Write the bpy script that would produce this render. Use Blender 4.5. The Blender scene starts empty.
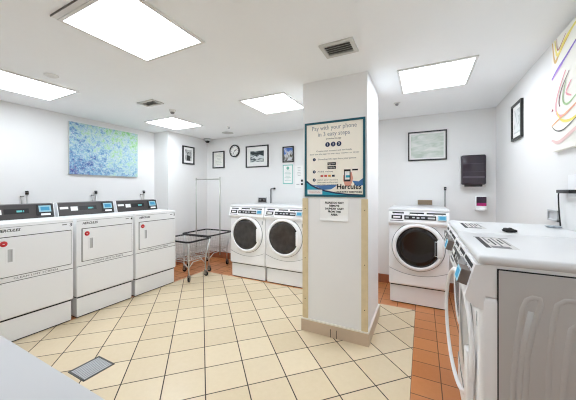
import bpy, bmesh, math, random
from mathutils import Vector, Matrix
random.seed(7)
C = bpy.context.scene.collection
SC = bpy.context.scene

# ------------------------------------------------------------------ materials
def lin(c):
    r = []
    for v in c[:3]:
        v = v / 255.0
        r.append(v / 12.92 if v <= 0.04045 else ((v + 0.055) / 1.055) ** 2.4)
    return (r[0], r[1], r[2], 1.0)

_M = {}
def mat(name, rgb, rough=0.5, metal=0.0, spec=0.5, noise=0.0, scale=8.0, coat=0.0):
    if name in _M: return _M[name]
    m = bpy.data.materials.new(name); m.use_nodes = True
    nt = m.node_tree; b = nt.nodes['Principled BSDF']
    b.inputs['Base Color'].default_value = lin(rgb)
    b.inputs['Roughness'].default_value = rough
    b.inputs['Metallic'].default_value = metal
    b.inputs['Specular IOR Level'].default_value = spec
    b.inputs['Coat Weight'].default_value = coat
    if noise > 0:
        tc = nt.nodes.new('ShaderNodeTexCoord')
        n = nt.nodes.new('ShaderNodeTexNoise'); n.inputs['Scale'].default_value = scale; n.inputs['Detail'].default_value = 4
        mx = nt.nodes.new('ShaderNodeMix'); mx.data_type = 'RGBA'
        c = lin(rgb)
        mx.inputs[6].default_value = tuple(v * (1 - noise) for v in c[:3]) + (1,)
        mx.inputs[7].default_value = tuple(min(1, v * (1 + noise)) for v in c[:3]) + (1,)
        nt.links.new(tc.outputs['Object'], n.inputs['Vector'])
        nt.links.new(n.outputs['Fac'], mx.inputs[0])
        nt.links.new(mx.outputs[2], b.inputs['Base Color'])
    _M[name] = m
    return m

def emis(name, rgb, strength):
    if name in _M: return _M[name]
    m = bpy.data.materials.new(name); m.use_nodes = True
    nt = m.node_tree; nt.nodes.clear()
    o = nt.nodes.new('ShaderNodeOutputMaterial'); e = nt.nodes.new('ShaderNodeEmission')
    e.inputs['Color'].default_value = lin(rgb); e.inputs['Strength'].default_value = strength
    nt.links.new(e.outputs[0], o.inputs[0]); _M[name] = m
    return m

def clear_glass(name):
    m = bpy.data.materials.new(name); m.use_nodes = True
    nt = m.node_tree; nt.nodes.clear()
    o = nt.nodes.new('ShaderNodeOutputMaterial')
    t = nt.nodes.new('ShaderNodeBsdfTransparent'); g = nt.nodes.new('ShaderNodeBsdfGlossy')
    g.inputs['Roughness'].default_value = 0.03
    mx = nt.nodes.new('ShaderNodeMixShader'); mx.inputs[0].default_value = 0.05
    nt.links.new(t.outputs[0], mx.inputs[1]); nt.links.new(g.outputs[0], mx.inputs[2])
    nt.links.new(mx.outputs[0], o.inputs[0]); _M[name] = m
    return m

def painted_wall(name, rgb, rough=0.55):
    m = mat(name, rgb, rough, 0, 0.3, 0.012, 3.0)
    nt = m.node_tree; b = nt.nodes['Principled BSDF']
    tc = nt.nodes.new('ShaderNodeTexCoord'); n = nt.nodes.new('ShaderNodeTexNoise'); n.inputs['Scale'].default_value = 140
    bp = nt.nodes.new('ShaderNodeBump'); bp.inputs['Strength'].default_value = 0.04; bp.inputs['Distance'].default_value = 0.01
    nt.links.new(tc.outputs['Object'], n.inputs['Vector']); nt.links.new(n.outputs['Fac'], bp.inputs['Height'])
    nt.links.new(bp.outputs[0], b.inputs['Normal'])
    return m

def tile_mat(name, ca, cb, grout, size, gw, rot, ox, oy, rough, speck=0.5):
    """square tiles: per tile tone, cloudy mottling, recessed grout"""
    m = bpy.data.materials.new(name); m.use_nodes = True
    nt = m.node_tree; N = nt.nodes; L = nt.links; b = N['Principled BSDF']
    tc = N.new('ShaderNodeTexCoord'); sp = N.new('ShaderNodeSeparateXYZ'); L.new(tc.outputs['Object'], sp.inputs[0])
    def mth(op, a, c=None, v=None):
        n = N.new('ShaderNodeMath'); n.operation = op
        for i, x in enumerate((a, c)):
            if x is None: continue
            if isinstance(x, (int, float)): n.inputs[i].default_value = x
            else: L.new(x, n.inputs[i])
        return n.outputs[0]
    cr, sr = math.cos(rot), math.sin(rot)
    u = mth('ADD', mth('MULTIPLY', sp.outputs[0], cr), mth('MULTIPLY', sp.outputs[1], sr))
    v = mth('ADD', mth('MULTIPLY', sp.outputs[0], -sr), mth('MULTIPLY', sp.outputs[1], cr))
    u = mth('DIVIDE', mth('SUBTRACT', u, ox), size); v = mth('DIVIDE', mth('SUBTRACT', v, oy), size)
    fu = mth('FRACT', u); fv = mth('FRACT', v)
    g = gw / size / 2
    def edge(f):
        d = mth('MINIMUM', f, mth('SUBTRACT', 1.0, f))
        return d
    d = mth('MINIMUM', edge(fu), edge(fv))
    mask = mth('LESS_THAN', d, g)
    cmb = N.new('ShaderNodeCombineXYZ'); L.new(mth('FLOOR', u), cmb.inputs[0]); L.new(mth('FLOOR', v), cmb.inputs[1])
    wn = N.new('ShaderNodeTexWhiteNoise'); wn.noise_dimensions = '2D'; L.new(cmb.outputs[0], wn.inputs['Vector'])
    nz = N.new('ShaderNodeTexNoise'); nz.inputs['Scale'].default_value = 22; nz.inputs['Detail'].default_value = 6; nz.inputs['Roughness'].default_value = 0.7
    L.new(tc.outputs['Object'], nz.inputs['Vector'])
    fac = mth('ADD', mth('MULTIPLY', wn.outputs['Value'], 1 - speck), mth('MULTIPLY', nz.outputs['Fac'], speck))
    mx = N.new('ShaderNodeMix'); mx.data_type = 'RGBA'; mx.inputs[6].default_value = lin(ca); mx.inputs[7].default_value = lin(cb)
    L.new(fac, mx.inputs[0])
    m2 = N.new('ShaderNodeMix'); m2.data_type = 'RGBA'; m2.inputs[7].default_value = lin(grout)
    L.new(mask, m2.inputs[0]); L.new(mx.outputs[2], m2.inputs[6]); L.new(m2.outputs[2], b.inputs['Base Color'])
    rg = mth('ADD', mth('MULTIPLY', mask, 0.5), rough); L.new(rg, b.inputs['Roughness'])
    bp = N.new('ShaderNodeBump'); bp.inputs['Strength'].default_value = 0.3; bp.inputs['Distance'].default_value = 0.004
    L.new(mth('SUBTRACT', 1.0, mask), bp.inputs['Height']); L.new(bp.outputs[0], b.inputs['Normal'])
    return m

M_WALL = painted_wall('wall_paint', (232, 232, 231))
M_COL = painted_wall('brightened_wall_paint', (242, 242, 241))  # same paint as the walls, lightened to stand in for light on the column
M_CEIL = painted_wall('ceiling_paint', (249, 252, 254), 0.7)
M_WHITE = mat('white_enamel', (246, 246, 247), 0.28, 0, 0.5)
M_WHITE2 = mat('white_panel', (243, 244, 246), 0.35)
M_SIDE = mat('shaded_side_enamel', (196, 194, 192), 0.4)  # side enamel darkened, most of its shade is put into the colour
M_DRY = mat('dryer_enamel', (240, 241, 242), 0.3)
M_TOP = mat('washer_lid_enamel', (222, 223, 224), 0.3)
M_GREY = mat('mid_grey_plastic', (140, 140, 142), 0.45)
M_LGREY = mat('light_grey_plastic', (190, 192, 194), 0.45)
M_DARK = mat('dark_console', (58, 54, 53), 0.4)
M_TAUPE = mat('taupe_plastic', (112, 100, 93), 0.5)
M_BLACK = mat('black_plastic', (16, 16, 18), 0.35)
M_SEAM = mat('dark_seam', (40, 40, 42), 0.8)  # dark fill for seams, joints and gaps
M_SOFTSEAM = mat('grey_seam', (120, 122, 124), 0.7)
M_GLASS = mat('smoked_door_glass', (60, 56, 54), 0.1, 0, 0.5, 0.6, 12.0)
M_GLASSB = mat('dark_brown_door_glass', (26, 20, 20), 0.07, 0, 0.5, 0.6, 9.0)
M_DRUM = mat('drum_interior', (58, 50, 46), 0.4, 0.3)
M_CLEAR = clear_glass('clear_door_glass')
M_BLUE = emis('lit_blue_screen', (92, 172, 214), 0.75)
M_PALEBLUE = emis('lit_pale_blue_screen', (170, 215, 232), 0.8)
M_CYAN = emis('lit_digits', (120, 200, 205), 0.9)
M_PAPER = mat('white_paper', (240, 240, 238), 0.8)
M_INK = mat('black_ink', (28, 28, 30), 0.7)
M_GINK = mat('grey_ink', (120, 120, 122), 0.7)
M_RED = mat('red_sticker', (196, 36, 42), 0.5)
M_CHROME = mat('chrome_wire', (205, 205, 203), 0.32, 0.8)
M_POLE = mat('dull_chrome_pole', (176, 176, 168), 0.35, 0.5)
M_RUBBER = mat('black_rubber', (38, 37, 37), 0.6)
M_TAN = mat('pine_corner_strip', (224, 206, 168), 0.6, 0, 0.3, 0.12, 18)
M_COVE = mat('tan_cove_base', (205, 184, 160), 0.4, 0, 0.4, 0.08, 9)
M_COVETOP = mat('pale_cove_cap', (238, 232, 222), 0.4)
M_QBASE = tile_mat('quarry_cove_base', (150, 88, 58), (178, 112, 76), (120, 96, 82), 0.2, 0.008, 0, 0.0, 0.0, 0.35)
M_BBLACK = mat('black_frame', (26, 25, 25), 0.4)
M_MATB = mat('white_mat_board', (240, 240, 238), 0.8)
M_LAMP = emis('lamp_diffuser', (238, 246, 255), 12.5)
M_FILL = emis('fill_lamp_diffuser', (238, 246, 255), 6.0)  # only for the added out-of-view fill panel
M_LAMP2 = emis('square_lamp_diffuser', (238, 246, 255), 14.5)
M_LFRAME = mat('lamp_trim', (226, 226, 224), 0.5)
M_VENT = mat('vent_metal', (206, 206, 202), 0.5)
M_VENTD = mat('vent_dark', (92, 92, 90), 0.7)
M_STEEL = mat('brushed_steel', (150, 148, 146), 0.35, 0.8)
M_BRASS = mat('brown_metal_plate', (150, 132, 110), 0.4, 0.4)
M_TABLE = mat('table_top_laminate', (196, 196, 197), 0.45, 0, 0.4, 0.01, 4)
M_CREAM = tile_mat('cream_floor_tile', (214, 194, 160), (236, 219, 188), (62, 48, 38), 0.30, 0.0085, math.pi / 4, 0.027, 2.265, 0.25)
M_ORANGE = tile_mat('orange_quarry_tile', (184, 112, 62), (212, 142, 86), (104, 76, 56), 0.204, 0.007, 0, -0.08, 2.70, 0.3)

# ------------------------------------------------------------------ mesh builder
class MB:
    def __init__(s): s.v = []; s.f = []; s.m = []; s.sm = []; s.mats = []
    def mi(s, m):
        if m not in s.mats: s.mats.append(m)
        return s.mats.index(m)
    def raw(s, vs, fs, m, smooth=False, M=None):
        o = len(s.v); k = s.mi(m)
        for p in vs:
            p = Vector(p)
            s.v.append(tuple(M @ p) if M else tuple(p))
        for f in fs:
            s.f.append(tuple(i + o for i in f)); s.m.append(k); s.sm.append(smooth)
        return s
    def bm(s, b, m, smooth=False, M=None):
        b.verts.index_update()
        s.raw([v.co[:] for v in b.verts], [[v.index for v in f.verts] for f in b.faces], m, smooth, M); b.free(); return s
    def box(s, x0, x1, y0, y1, z0, z1, m, bev=0.0, seg=2, M=None):
        b = bmesh.new(); bmesh.ops.create_cube(b, size=1)
        for v in b.verts:
            v.co = Vector(((x0 + x1) / 2 + v.co.x * (x1 - x0), (y0 + y1) / 2 + v.co.y * (y1 - y0), (z0 + z1) / 2 + v.co.z * (z1 - z0)))
        if bev > 0: bmesh.ops.bevel(b, geom=b.edges[:], offset=bev, segments=seg, profile=0.5, affect='EDGES')
        return s.bm(b, m, bev > 0.004, M)
    def prism(s, pts, a0, a1, m, axis='x', M=None):
        """2-D polygon extruded along an axis; pts are the other two coordinates in order"""
        n = len(pts)
        def P(a, p):
            return {'x': (a, p[0], p[1]), 'y': (p[0], a, p[1]), 'z': (p[0], p[1], a)}[axis]
        vs = [P(a0, p) for p in pts] + [P(a1, p) for p in pts]
        fs = [list(range(n))[::-1], list(range(n, 2 * n))] + [[i, (i + 1) % n, n + (i + 1) % n, n + i] for i in range(n)]
        b = bmesh.new(); bv = [b.verts.new(p) for p in vs]
        for f in fs: b.faces.new([bv[i] for i in f])
        bmesh.ops.recalc_face_normals(b, faces=b.faces[:])
        return s.bm(b, m, False, M)
    def lathe(s, prof, m, M=None, seg=40, smooth=True):
        """profile of (r, h) spun about local z"""
        vs = []; fs = []; n = len(prof)
        for i in range(seg):
            a = 2 * math.pi * i / seg
            for r, h in prof: vs.append((r * math.cos(a), r * math.sin(a), h))
        for i in range(seg):
            j = (i + 1) % seg
            for k in range(n - 1):
                fs.append([i * n + k, j * n + k, j * n + k + 1, i * n + k + 1])
        b = bmesh.new(); bv = [b.verts.new(p) for p in vs]
        for f in fs: b.faces.new([bv[i] for i in f])
        bmesh.ops.remove_doubles(b, verts=b.verts[:], dist=1e-6)
        bmesh.ops.dissolve_degenerate(b, edges=b.edges[:], dist=1e-7)
        bmesh.ops.recalc_face_normals(b, faces=b.faces[:])
        return s.bm(b, m, smooth, M)
    def tube(s, path, r, m, seg=8, closed=False, M=None):
        pts = [Vector(p) for p in path]; n = len(pts); vs = []; fs = []
        up = None
        for i, p in enumerate(pts):
            a = pts[(i - 1) % n] if (closed or i > 0) else p
            c = pts[(i + 1) % n] if (closed or i < n - 1) else p
            t = (c - a).normalized()
            if up is None:
                up = t.orthogonal().normalized()
            else:
                up = (up - t * up.dot(t))
                up = up.normalized() if up.length > 1e-6 else t.orthogonal().normalized()
            w = t.cross(up)
            for k in range(seg):
                q = 2 * math.pi * k / seg
                vs.append(p + (up * math.cos(q) + w * math.sin(q)) * r)
        for i in range(n if closed else n - 1):
            j = (i + 1) % n
            for k in range(seg):
                l = (k + 1) % seg
                fs.append([i * seg + k, i * seg + l, j * seg + l, j * seg + k])
        if not closed:
            fs.append(list(range(seg))[::-1]); fs.append([(n - 1) * seg + k for k in range(seg)])
        return s.raw(vs, fs, m, True, M)
    def poly(s, pts, m, M=None): return s.raw(pts, [list(range(len(pts)))], m, False, M)
    def build(s, name, parent=None):
        me = bpy.data.meshes.new(name); me.from_pydata(s.v, [], s.f)
        for m in s.mats: me.materials.append(m)
        me.polygons.foreach_set('material_index', s.m); me.polygons.foreach_set('use_smooth', s.sm); me.update()
        o = bpy.data.objects.new(name, me); C.objects.link(o)
        if parent: o.parent = parent
        return o

def T(x=0, y=0, z=0): return Matrix.Translation((x, y, z))
RX = lambda d: Matrix.Rotation(math.radians(d), 4, 'X')
RY = lambda d: Matrix.Rotation(math.radians(d), 4, 'Y')
RZ = lambda d: Matrix.Rotation(math.radians(d), 4, 'Z')

def text(mb, s, size, m, M, align='CENTER', ext=0.0006, bold=0.0, shear=0.0, width=None):
    """lettering in the local XY plane, facing +z, placed by M"""
    cu = bpy.data.curves.new('t', 'FONT'); cu.body = s; cu.size = size; cu.align_x = align; cu.align_y = 'CENTER'
    cu.extrude = ext; cu.offset = bold; cu.shear = shear; cu.resolution_u = 2
    o = bpy.data.objects.new('t', cu); C.objects.link(o)
    bpy.context.view_layer.update()
    me = bpy.data.meshes.new_from_object(o.evaluated_get(bpy.context.evaluated_depsgraph_get()))
    vs = [v.co.copy() for v in me.vertices]
    if width and vs:
        w = max(v.x for v in vs) - min(v.x for v in vs)
        for v in vs: v.x *= width / w
    mb.raw(vs, [list(p.vertices) for p in me.polygons], m, False, M)
    bpy.data.objects.remove(o); bpy.data.curves.remove(cu); bpy.data.meshes.remove(me)

def tag(o, label, cat, group=None):
    o['label'] = label; o['category'] = cat
    if group: o['group'] = group
    return o
def thing(name, label, cat, loc=(0, 0, 0), rz=0.0, group=None):
    o = bpy.data.objects.new(name, None); C.objects.link(o); o.empty_display_size = 0.1
    o.location = loc; o.rotation_euler = (0, 0, math.radians(rz))
    return tag(o, label, cat, group)
def struct(name, mb):
    o = mb.build(name); o['kind'] = 'structure'; return o
def kids(o): return [c for c in bpy.data.objects if c.parent == o]
def dup(root, loc, rz, label):
    r = root.copy(); C.objects.link(r); r.location = loc; r.rotation_euler = (0, 0, math.radians(rz)); r['label'] = label
    for ch in kids(root):
        c = ch.copy(); C.objects.link(c); c.parent = r
        for g in kids(ch):
            d = g.copy(); C.objects.link(d); d.parent = c
    return r

# ------------------------------------------------------------------ room
HC = 2.555
XL, XJ, XR, YJ, YB, YF = -4.63, -4.24, 0.87, 3.40, 4.40, -1.1
FX0, FY1, FX1 = -3.49, 3.545, -0.08
b = MB()
b.raw([(FX0, YF, 0), (FX1, YF, 0), (FX1, FY1, 0), (FX0, FY1, 0)], [[0, 1, 2, 3]], M_CREAM)
b.raw([(XL, YF, 0), (FX0, YF, 0), (FX0, YB, 0), (XL, YB, 0)], [[0, 1, 2, 3]], M_ORANGE)
b.raw([(FX0, FY1, 0), (FX1, FY1, 0), (FX1, YB, 0), (FX0, YB, 0)], [[0, 1, 2, 3]], M_ORANGE)
b.raw([(FX1, YF, 0), (XR, YF, 0), (XR, YB, 0), (FX1, YB, 0)], [[0, 1, 2, 3]], M_ORANGE)
b.box(XL, XR, YF, YB, -0.1, -0.002, M_CREAM)
struct('floor', b)
struct('ceiling', MB().box(XL - .1, XR + .1, YF - .1, YB + .1, HC, HC + 0.1, M_CEIL))
struct('wall_left', MB().box(XL - 0.1, XL, YF, YB + .1, 0, HC, M_WALL))
struct('wall_left_corner', MB().box(XL, XJ, YJ, YB, 0, HC, M_WALL))
struct('wall_back', MB().box(XL, XR + .1, YB, YB + 0.1, 0, HC, M_WALL))
struct('wall_right', MB().box(XR, XR + 0.1, YF, YB, 0, HC, M_WALL))
struct('wall_front', MB().box(XL - .1, XR + .1, YF - 0.1, YF, 0, HC, mat('rear_wall_paint', (246, 246, 246), 0.7)))
CX0, CX1, CY0, CY1 = -1.107, -0.457, 2.53, 3.20
struct('wall_column', MB().box(CX0, CX1, CY0, CY1, 0, HC, M_COL))
# tan cove base around the column
b = MB(); t = 0.016
b.box(CX0 - t, CX1 + t, CY0 - t, CY1 + t, 0, 0.118, M_COVE)
b.box(CX0 - t, CX1 + t, CY0 - t, CY1 + t, 0.118, 0.130, M_COVETOP)
b.box(-0.812, -0.806, CY0 - t - 0.0015, CY0, 0, 0.08, M_SEAM); b.box(-0.752, -0.746, CY0 - t - 0.0015, CY0, 0, 0.08, M_SEAM)
struct('baseboard_column', b)
for n, (x0, x1) in enumerate(((CX0 - 0.006, CX0 + 0.055), (CX1 - 0.055, CX1 + 0.006))):
    b = MB(); b.box(x0, x1, CY0 - 0.008, CY0 + 0.004, 0.130, 1.365, M_TAN, 0.002)
    xs = (x0 + x1) / 2
    for z in (0.33, 0.75, 1.26): b.raw([(xs + .005 * math.cos(k), CY0 - 0.0088, z + .005 * math.sin(k)) for k in [i * math.pi / 4 for i in range(8)]], [list(range(8))], M_SEAM)
    struct('trim_%d' % (n + 1), b)
struct('baseboard_back', MB().box(XJ, XR, YB - 0.012, YB, 0, 0.13, M_QBASE))
struct('baseboard_corner', MB().box(XJ, XJ + 0.012, YJ, YB - .012, 0, 0.13, M_QBASE))
struct('baseboard_left', MB().box(XL, XL + 0.012, YF, YJ, 0, 0.13, M_QBASE))
# floor drain grate
g = thing('floor_drain', 'square grey metal floor grate let into the cream tiles at lower left', 'floor drain', (-2.40, 1.20, 0))
b = MB(); s = 0.115
b.box(-s, s, -s, -s + .014, 0, 0.004, M_VENTD); b.box(-s, s, s - .014, s, 0, 0.004, M_VENTD)
b.box(-s, -s + .014, -s, s, 0, 0.004, M_VENTD); b.box(s - .014, s, -s, s, 0, 0.004, M_VENTD); b.build('frame', g)
b = MB(); b.box(-s + .014, s - .014, -s + .014, s - .014, 0.0002, 0.0008, M_SEAM)
for i in range(9):
    x = -0.088 + i * 0.022; b.box(x - .0075, x + .0075, -s + .014, s - .014, 0.0006, 0.0034, M_LGREY)
b.build('grate', g)

# ------------------------------------------------------------------ ceiling fittings
def lamp(x0, x1, y0, y1, label, gap=False):
    t = thing('ceiling_light', label, 'ceiling light', ((x0 + x1) / 2, (y0 + y1) / 2, HC - 0.012), 0, 'recessed ceiling lights')
    w, d = (x1 - x0) / 2, (y1 - y0) / 2; f = 0.022
    b = MB()
    for (a0, a1, c0, c1) in ((-w - f, w + f, -d - f, -d), (-w - f, w + f, d, d + f), (-w - f, -w, -d, d), (w, w + f, -d, d)):
        b.box(a0, a1, c0, c1, 0, 0.012, M_LFRAME)
    if gap:
        b.box(-w - f, w + f, -d - .055, -d - f, .004, .012, M_LFRAME); b.box(-w - f, w + f, -d - .060, -d - .055, .003, .012, M_VENTD)
    b.build('frame', t)
    MB().box(-w, w, -d, d, 0.003, 0.010, M_LAMP if y1 < 2 and x0 < -1 else M_FILL if y1 < 2 else M_LAMP2).build('diffuser', t)
lamp(-2.075, -1.465, 0.87, 1.455, 'white ceiling light panel nearest the camera, cut off by the top of the photo', True)
lamp(-4.06, -3.45, 0.965, 1.565, 'ceiling light panel above the dryers, cut off by the left edge')
lamp(-0.19, 0.39, 0.86, 1.455, 'added unseen ceiling light panel, fill for the near side of the room')  # added fixture outside the view, brightens the column front and near side
lamp(-3.99, -3.37, 2.78, 3.36, 'square ceiling light panel above the laundry carts')
lamp(-2.00, -1.41, 2.655, 3.25, 'square ceiling light panel just left of the column')
lamp(-0.19, 0.39, 2.655, 3.265, 'square ceiling light panel right of the column, above the single washer')
def vent(x0, x1, y0, y1, label):
    t = thing('ceiling_vent', label, 'air vent', ((x0 + x1) / 2, (y0 + y1) / 2, HC - 0.012), 0, 'ceiling air vents')
    w, d = (x1 - x0) / 2, (y1 - y0) / 2; f = 0.03
    b = MB()
    for (a0, a1, c0, c1) in ((-w, w, -d, -d + f), (-w, w, d - f, d), (-w, -w + f, -d + f, d - f), (w - f, w, -d + f, d - f)):
        b.box(a0, a1, c0, c1, 0, 0.012, M_VENT)
    b.build('frame', t)
    MB().box(-w + f, w - f, -d + f, d - f, 0.0105, 0.0118, M_VENTD).build('backing', t)
    b = MB(); n = 5
    for i in range(n):
        y = -d + f + (i + .5) * (2 * d - 2 * f) / n
        b.box(-w + f, w - f, -.008, .008, -.0008, .0008, M_VENT, M=T(0, y, .006) @ RX(35))
    b.build('louvre', t)
vent(-0.71, -0.45, 1.91, 2.12, 'square louvred ceiling vent in front of the column')
vent(-3.22, -2.93, 2.12, 2.29, 'small louvred ceiling vent between the left lights')
def disc(name, x, y, r, h, m, label, cat, group=None, cup=None):
    b = MB(); b.lathe([(0, 0), (r * .7, 0), (r, h * .5), (r, h)], m, T(x, y, HC - h), 24)
    if cup: b.lathe([(0, 0), (cup * .8, 0), (cup, .02), (cup * .6, .03)], M_GREY, T(x, y, HC - h - .022), 16)
    return tag(b.build(name), label, cat, group)
disc('smoke_detector', -3.18, 1.24, 0.055, 0.018, M_LFRAME, 'round low smoke detector on the ceiling between the two left light panels', 'smoke detector')
disc('fire_sprinkler', -3.08, 2.54, 0.045, 0.03, M_LFRAME, 'small hanging sprinkler beside the square light over the carts', 'sprinkler', None, 0.028)
disc('fire_sprinkler', -3.02, 3.66, 0.035, 0.014, M_LFRAME, 'small sprinkler head on the ceiling above the round clock', 'sprinkler', None, 0.02)
disc('fire_sprinkler', -0.29, 3.62, 0.04, 0.012, M_LFRAME, 'small sprinkler head on the ceiling right of the column', 'sprinkler', None, 0.02)
disc('ceiling_speaker', -3.36, 4.04, 0.11, 0.008, mat('speaker_grille', (200, 200, 198), 0.8), 'flat round ceiling speaker near the back wall', 'speaker')
t = thing('security_camera', 'small dark dome security camera in the far left ceiling corner', 'security camera', (-4.13, 4.30, HC))
MB().lathe([(0, 0), (.075, 0), (.08, -.02), (.06, -.05), (.05, -.052)], M_LGREY, T(), 24).build('housing', t)
MB().lathe([(.05, -.05), (.045, -.07), (.025, -.09), (0, -.097)], M_BLACK, T(), 24).build('dome', t)

# ------------------------------------------------------------------ washers
def fascia_M(x, s, off=0.0):
    """frame on the tilted control panel: local x right, y up along slope, z outward"""
    p0 = Vector((0, -0.047, 1.035)); p1 = Vector((0, -0.012, 1.162))
    up = (p1 - p0).normalized(); right = Vector((1, 0, 0)); out = right.cross(up)
    o = p0 + (p1 - p0) * s + Vector((x, 0, 0)) + out * off
    return Matrix(((right.x, up.x, out.x, o.x), (right.y, up.y, out.y, o.y), (right.z, up.z, out.z, o.z), (0, 0, 0, 1)))
DZ, DR = 0.735, 0.295
def build_washer(name, label, loc, rz, depth=0.70, dz=0.0, glass=M_GLASS, ajar=0.0, clear=False, lids=False, group=None, sidepanel=False, recess=0.0, dzc=0.0):
    t = thing(name, label, 'washing machine', (loc[0], loc[1], 0), rz, group)
    D = depth; W = 0.337; rc = recess; DZ = 0.735 + dzc
    b = MB(); b.box(-W + .012, W - .012, 0.03 + rc, D - .02, 0.012, 0.232, M_WHITE2, 0.004)
    b.box(-W + .03, W - .03, 0.045 + rc, D - .05, 0.0, 0.013, M_BLACK); b.build('pedestal', t)
    b = MB()
    b.box(-W, W, rc, D, 0.240, 1.04, M_WHITE, 0.02, 3)
    b.box(-W + .02, W - .02, 0.02 + rc, D - .01, 0.228, 0.2405, M_SEAM)
    b.box(-W + .004, W - .004, 0.012, D, 1.04, 1.168, M_WHITE)
    if sidepanel:
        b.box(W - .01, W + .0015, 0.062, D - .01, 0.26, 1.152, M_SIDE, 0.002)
        b.box(W - .01, W + .0008, 0.058, 0.063, 0.26, 1.156, M_SEAM)
        b.box(W - .01, W + .0008, 0.058, D - .01, 1.152, 1.1565, M_SEAM)
        # stamped stiffening loops in the sheet metal
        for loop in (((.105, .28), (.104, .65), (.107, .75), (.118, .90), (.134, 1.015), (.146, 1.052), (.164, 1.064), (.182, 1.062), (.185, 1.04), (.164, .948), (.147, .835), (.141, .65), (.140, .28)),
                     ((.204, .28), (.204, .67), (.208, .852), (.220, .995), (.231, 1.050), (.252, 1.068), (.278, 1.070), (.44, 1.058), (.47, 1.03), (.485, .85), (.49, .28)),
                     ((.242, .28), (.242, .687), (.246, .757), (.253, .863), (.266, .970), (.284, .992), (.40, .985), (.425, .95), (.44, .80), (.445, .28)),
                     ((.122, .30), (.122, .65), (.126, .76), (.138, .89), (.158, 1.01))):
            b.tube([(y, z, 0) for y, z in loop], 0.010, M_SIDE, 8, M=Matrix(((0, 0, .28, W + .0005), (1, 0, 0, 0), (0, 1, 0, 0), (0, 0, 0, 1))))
    b.build('cabinet', t)
    # lower front panel whose top edge dips in a shallow curve
    pts = [(-W + .006, 0.262), (W - .006, 0.262)]
    for k in range(13):
        x = (W - .006) * (1 - k / 6.0); pts.append((x, 0.375 + 0.075 * (x / W) ** 2))
    b = MB(); b.prism(pts, rc - 0.004, rc + 0.01, M_WHITE, 'y'); 
    b.tube([(x, rc - 0.0015, z + .002) for x, z in pts[2:]], 0.0028, M_SOFTSEAM, 6); b.build('lower_panel', t)
    # lid
    b = MB(); b.box(-W - .003, W + .003, -0.006, D, 1.166, 1.205, M_TOP, 0.016, 3); lid = b.build('lid', t)
    if lids:
        b = MB()
        b.box(-.155, .155, .055, .075, 1.2052, 1.2058, M_INK); b.box(-.155, .155, .055, .175, 1.2052, 1.2055, mat('label_sheet', (205, 203, 200), .6))
        for k in range(5):
            y = .085 + k * .018
            b.box(-.15 + (k % 2) * .05, .02 + (k % 3) * .05, y, y + .008, 1.2054, 1.2059, M_INK if k % 2 else M_GINK)
        b.box(-.16, -.148, .05, .20, 1.2053, 1.2059, M_GREY); b.box(.10, .15, .08, .15, 1.2054, 1.2059, M_GINK)
        b.build('instruction_label', t)
    # control panel
    b = MB(); b.prism([(0.02, 1.167), (-0.012, 1.165), (-0.047, 1.035), (-0.043, 1.018), (-0.012, 0.992), (0.02 + rc, 0.985), (0.02 + rc, 1.167)], -W + .001, W - .001, M_WHITE, 'x')
    cp = b.build('control_panel', t)
    def fbox(mb, x0, x1, s0, s1, m, h=0.0018):
        mb.box(x0, x1, 0, (s1 - s0) * 0.132, -0.001, h, m, M=fascia_M(0, s0))
    b = MB()
    for x0, x1 in ((-.29, -.155), (-.09, .07), (.10, .30)): fbox(b, x0, x1, .82, .95, M_INK)
    for k in range(7): fbox(b, -.28 + k * .09, -.265 + k * .09, .74, .77, M_GINK)
    fbox(b, -.315, -.16, .10, .18, M_GINK)
    b.build('panel_print', t)
    b = MB(); fbox(b, -.30, -.175, .29, .66, M_BLACK, .004); d = b.build('cycle_display', t)
    b = MB(); fbox(b, -.28, -.195, .39, .55, M_PAPER, .005); b.build('display_window', d)
    b = MB(); fbox(b, -.15, .20, .27, .66, M_BLACK, .004)
    if lids: fbox(b, .05, .20, .10, .75, M_GREY, .010)
    for k, (x0, x1) in enumerate(((-.135, -.10), (-.06, -.03), (-.01, .02), (.04, .08), (.11, .19))): fbox(b, x0, x1, (.38 + .04 * (k % 2)), .53, M_LGREY, .005)
    b.build('cycle_buttons', t)
    # card reader: box with a lit blue face
    b = MB(); b.box(-.047, .047, -.026, .036, -.004, .035 if sidepanel or lids else .016, M_TAUPE if (sidepanel or lids) else M_LGREY, .003, M=fascia_M(.262, .45)); r = b.build('card_reader', t)
    h = .0355 if (sidepanel or lids) else .0165
    b = MB(); b.box(-.043, .043, -.022, .032, h - .002, h + .0015, M_PALEBLUE, M=fascia_M(.262, .45)); b.box(-.03, .035, -.014, .024, h, h + .002, M_BLUE, M=fascia_M(.262, .45)); b.build('blue_screen', r)
    # door: origin at its centre on the front plane, spun axis along -y
    door = MB(); A = RX(90)
    if clear: door.lathe([(.272, .003), (.273, .014), (.278, .019), (.286, .018), (DR, .010), (DR, .002), (.272, .002)], M_WHITE, A, 56)
    else: door.lathe([(.242, .012), (.245, .040), (.252, .050), (.272, .048), (.288, .034), (DR, .010), (DR, .002), (.242, .002)], M_WHITE, A, 56)
    if not clear: door.lathe([(DR + .006, .0), (DR + .006, .004), (DR - .004, .004), (DR - .004, .0)], M_SOFTSEAM, A, 56)
    dobj = door.build('door', t)
    g = MB()
    if clear: g.lathe([(0, .010), (.12, .011), (.273, .013)], M_CLEAR, A, 48)
    else: g.lathe([(0, .020), (.10, .021), (.18, .027), (.243, .040), (.243, .012)], glass, A, 48)
    g.build('door_glass', dobj)
    hd = MB(); 
    hd.box(.210, .258, -.056, -.028, -.105, .105, M_WHITE, .008, 2) if not clear else hd.box(.215, .270, -.026, .0, -.22, .02, M_WHITE, .008, 2)
    if glass is M_GLASSB: hd.box(.185, .212, -.053, -.03, -.088, .088, M_LGREY, .004); hd.box(.189, .208, -.055, -.03, -.080, .080, M_BLACK, .003)
    hd.build('door_handle', dobj)
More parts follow.
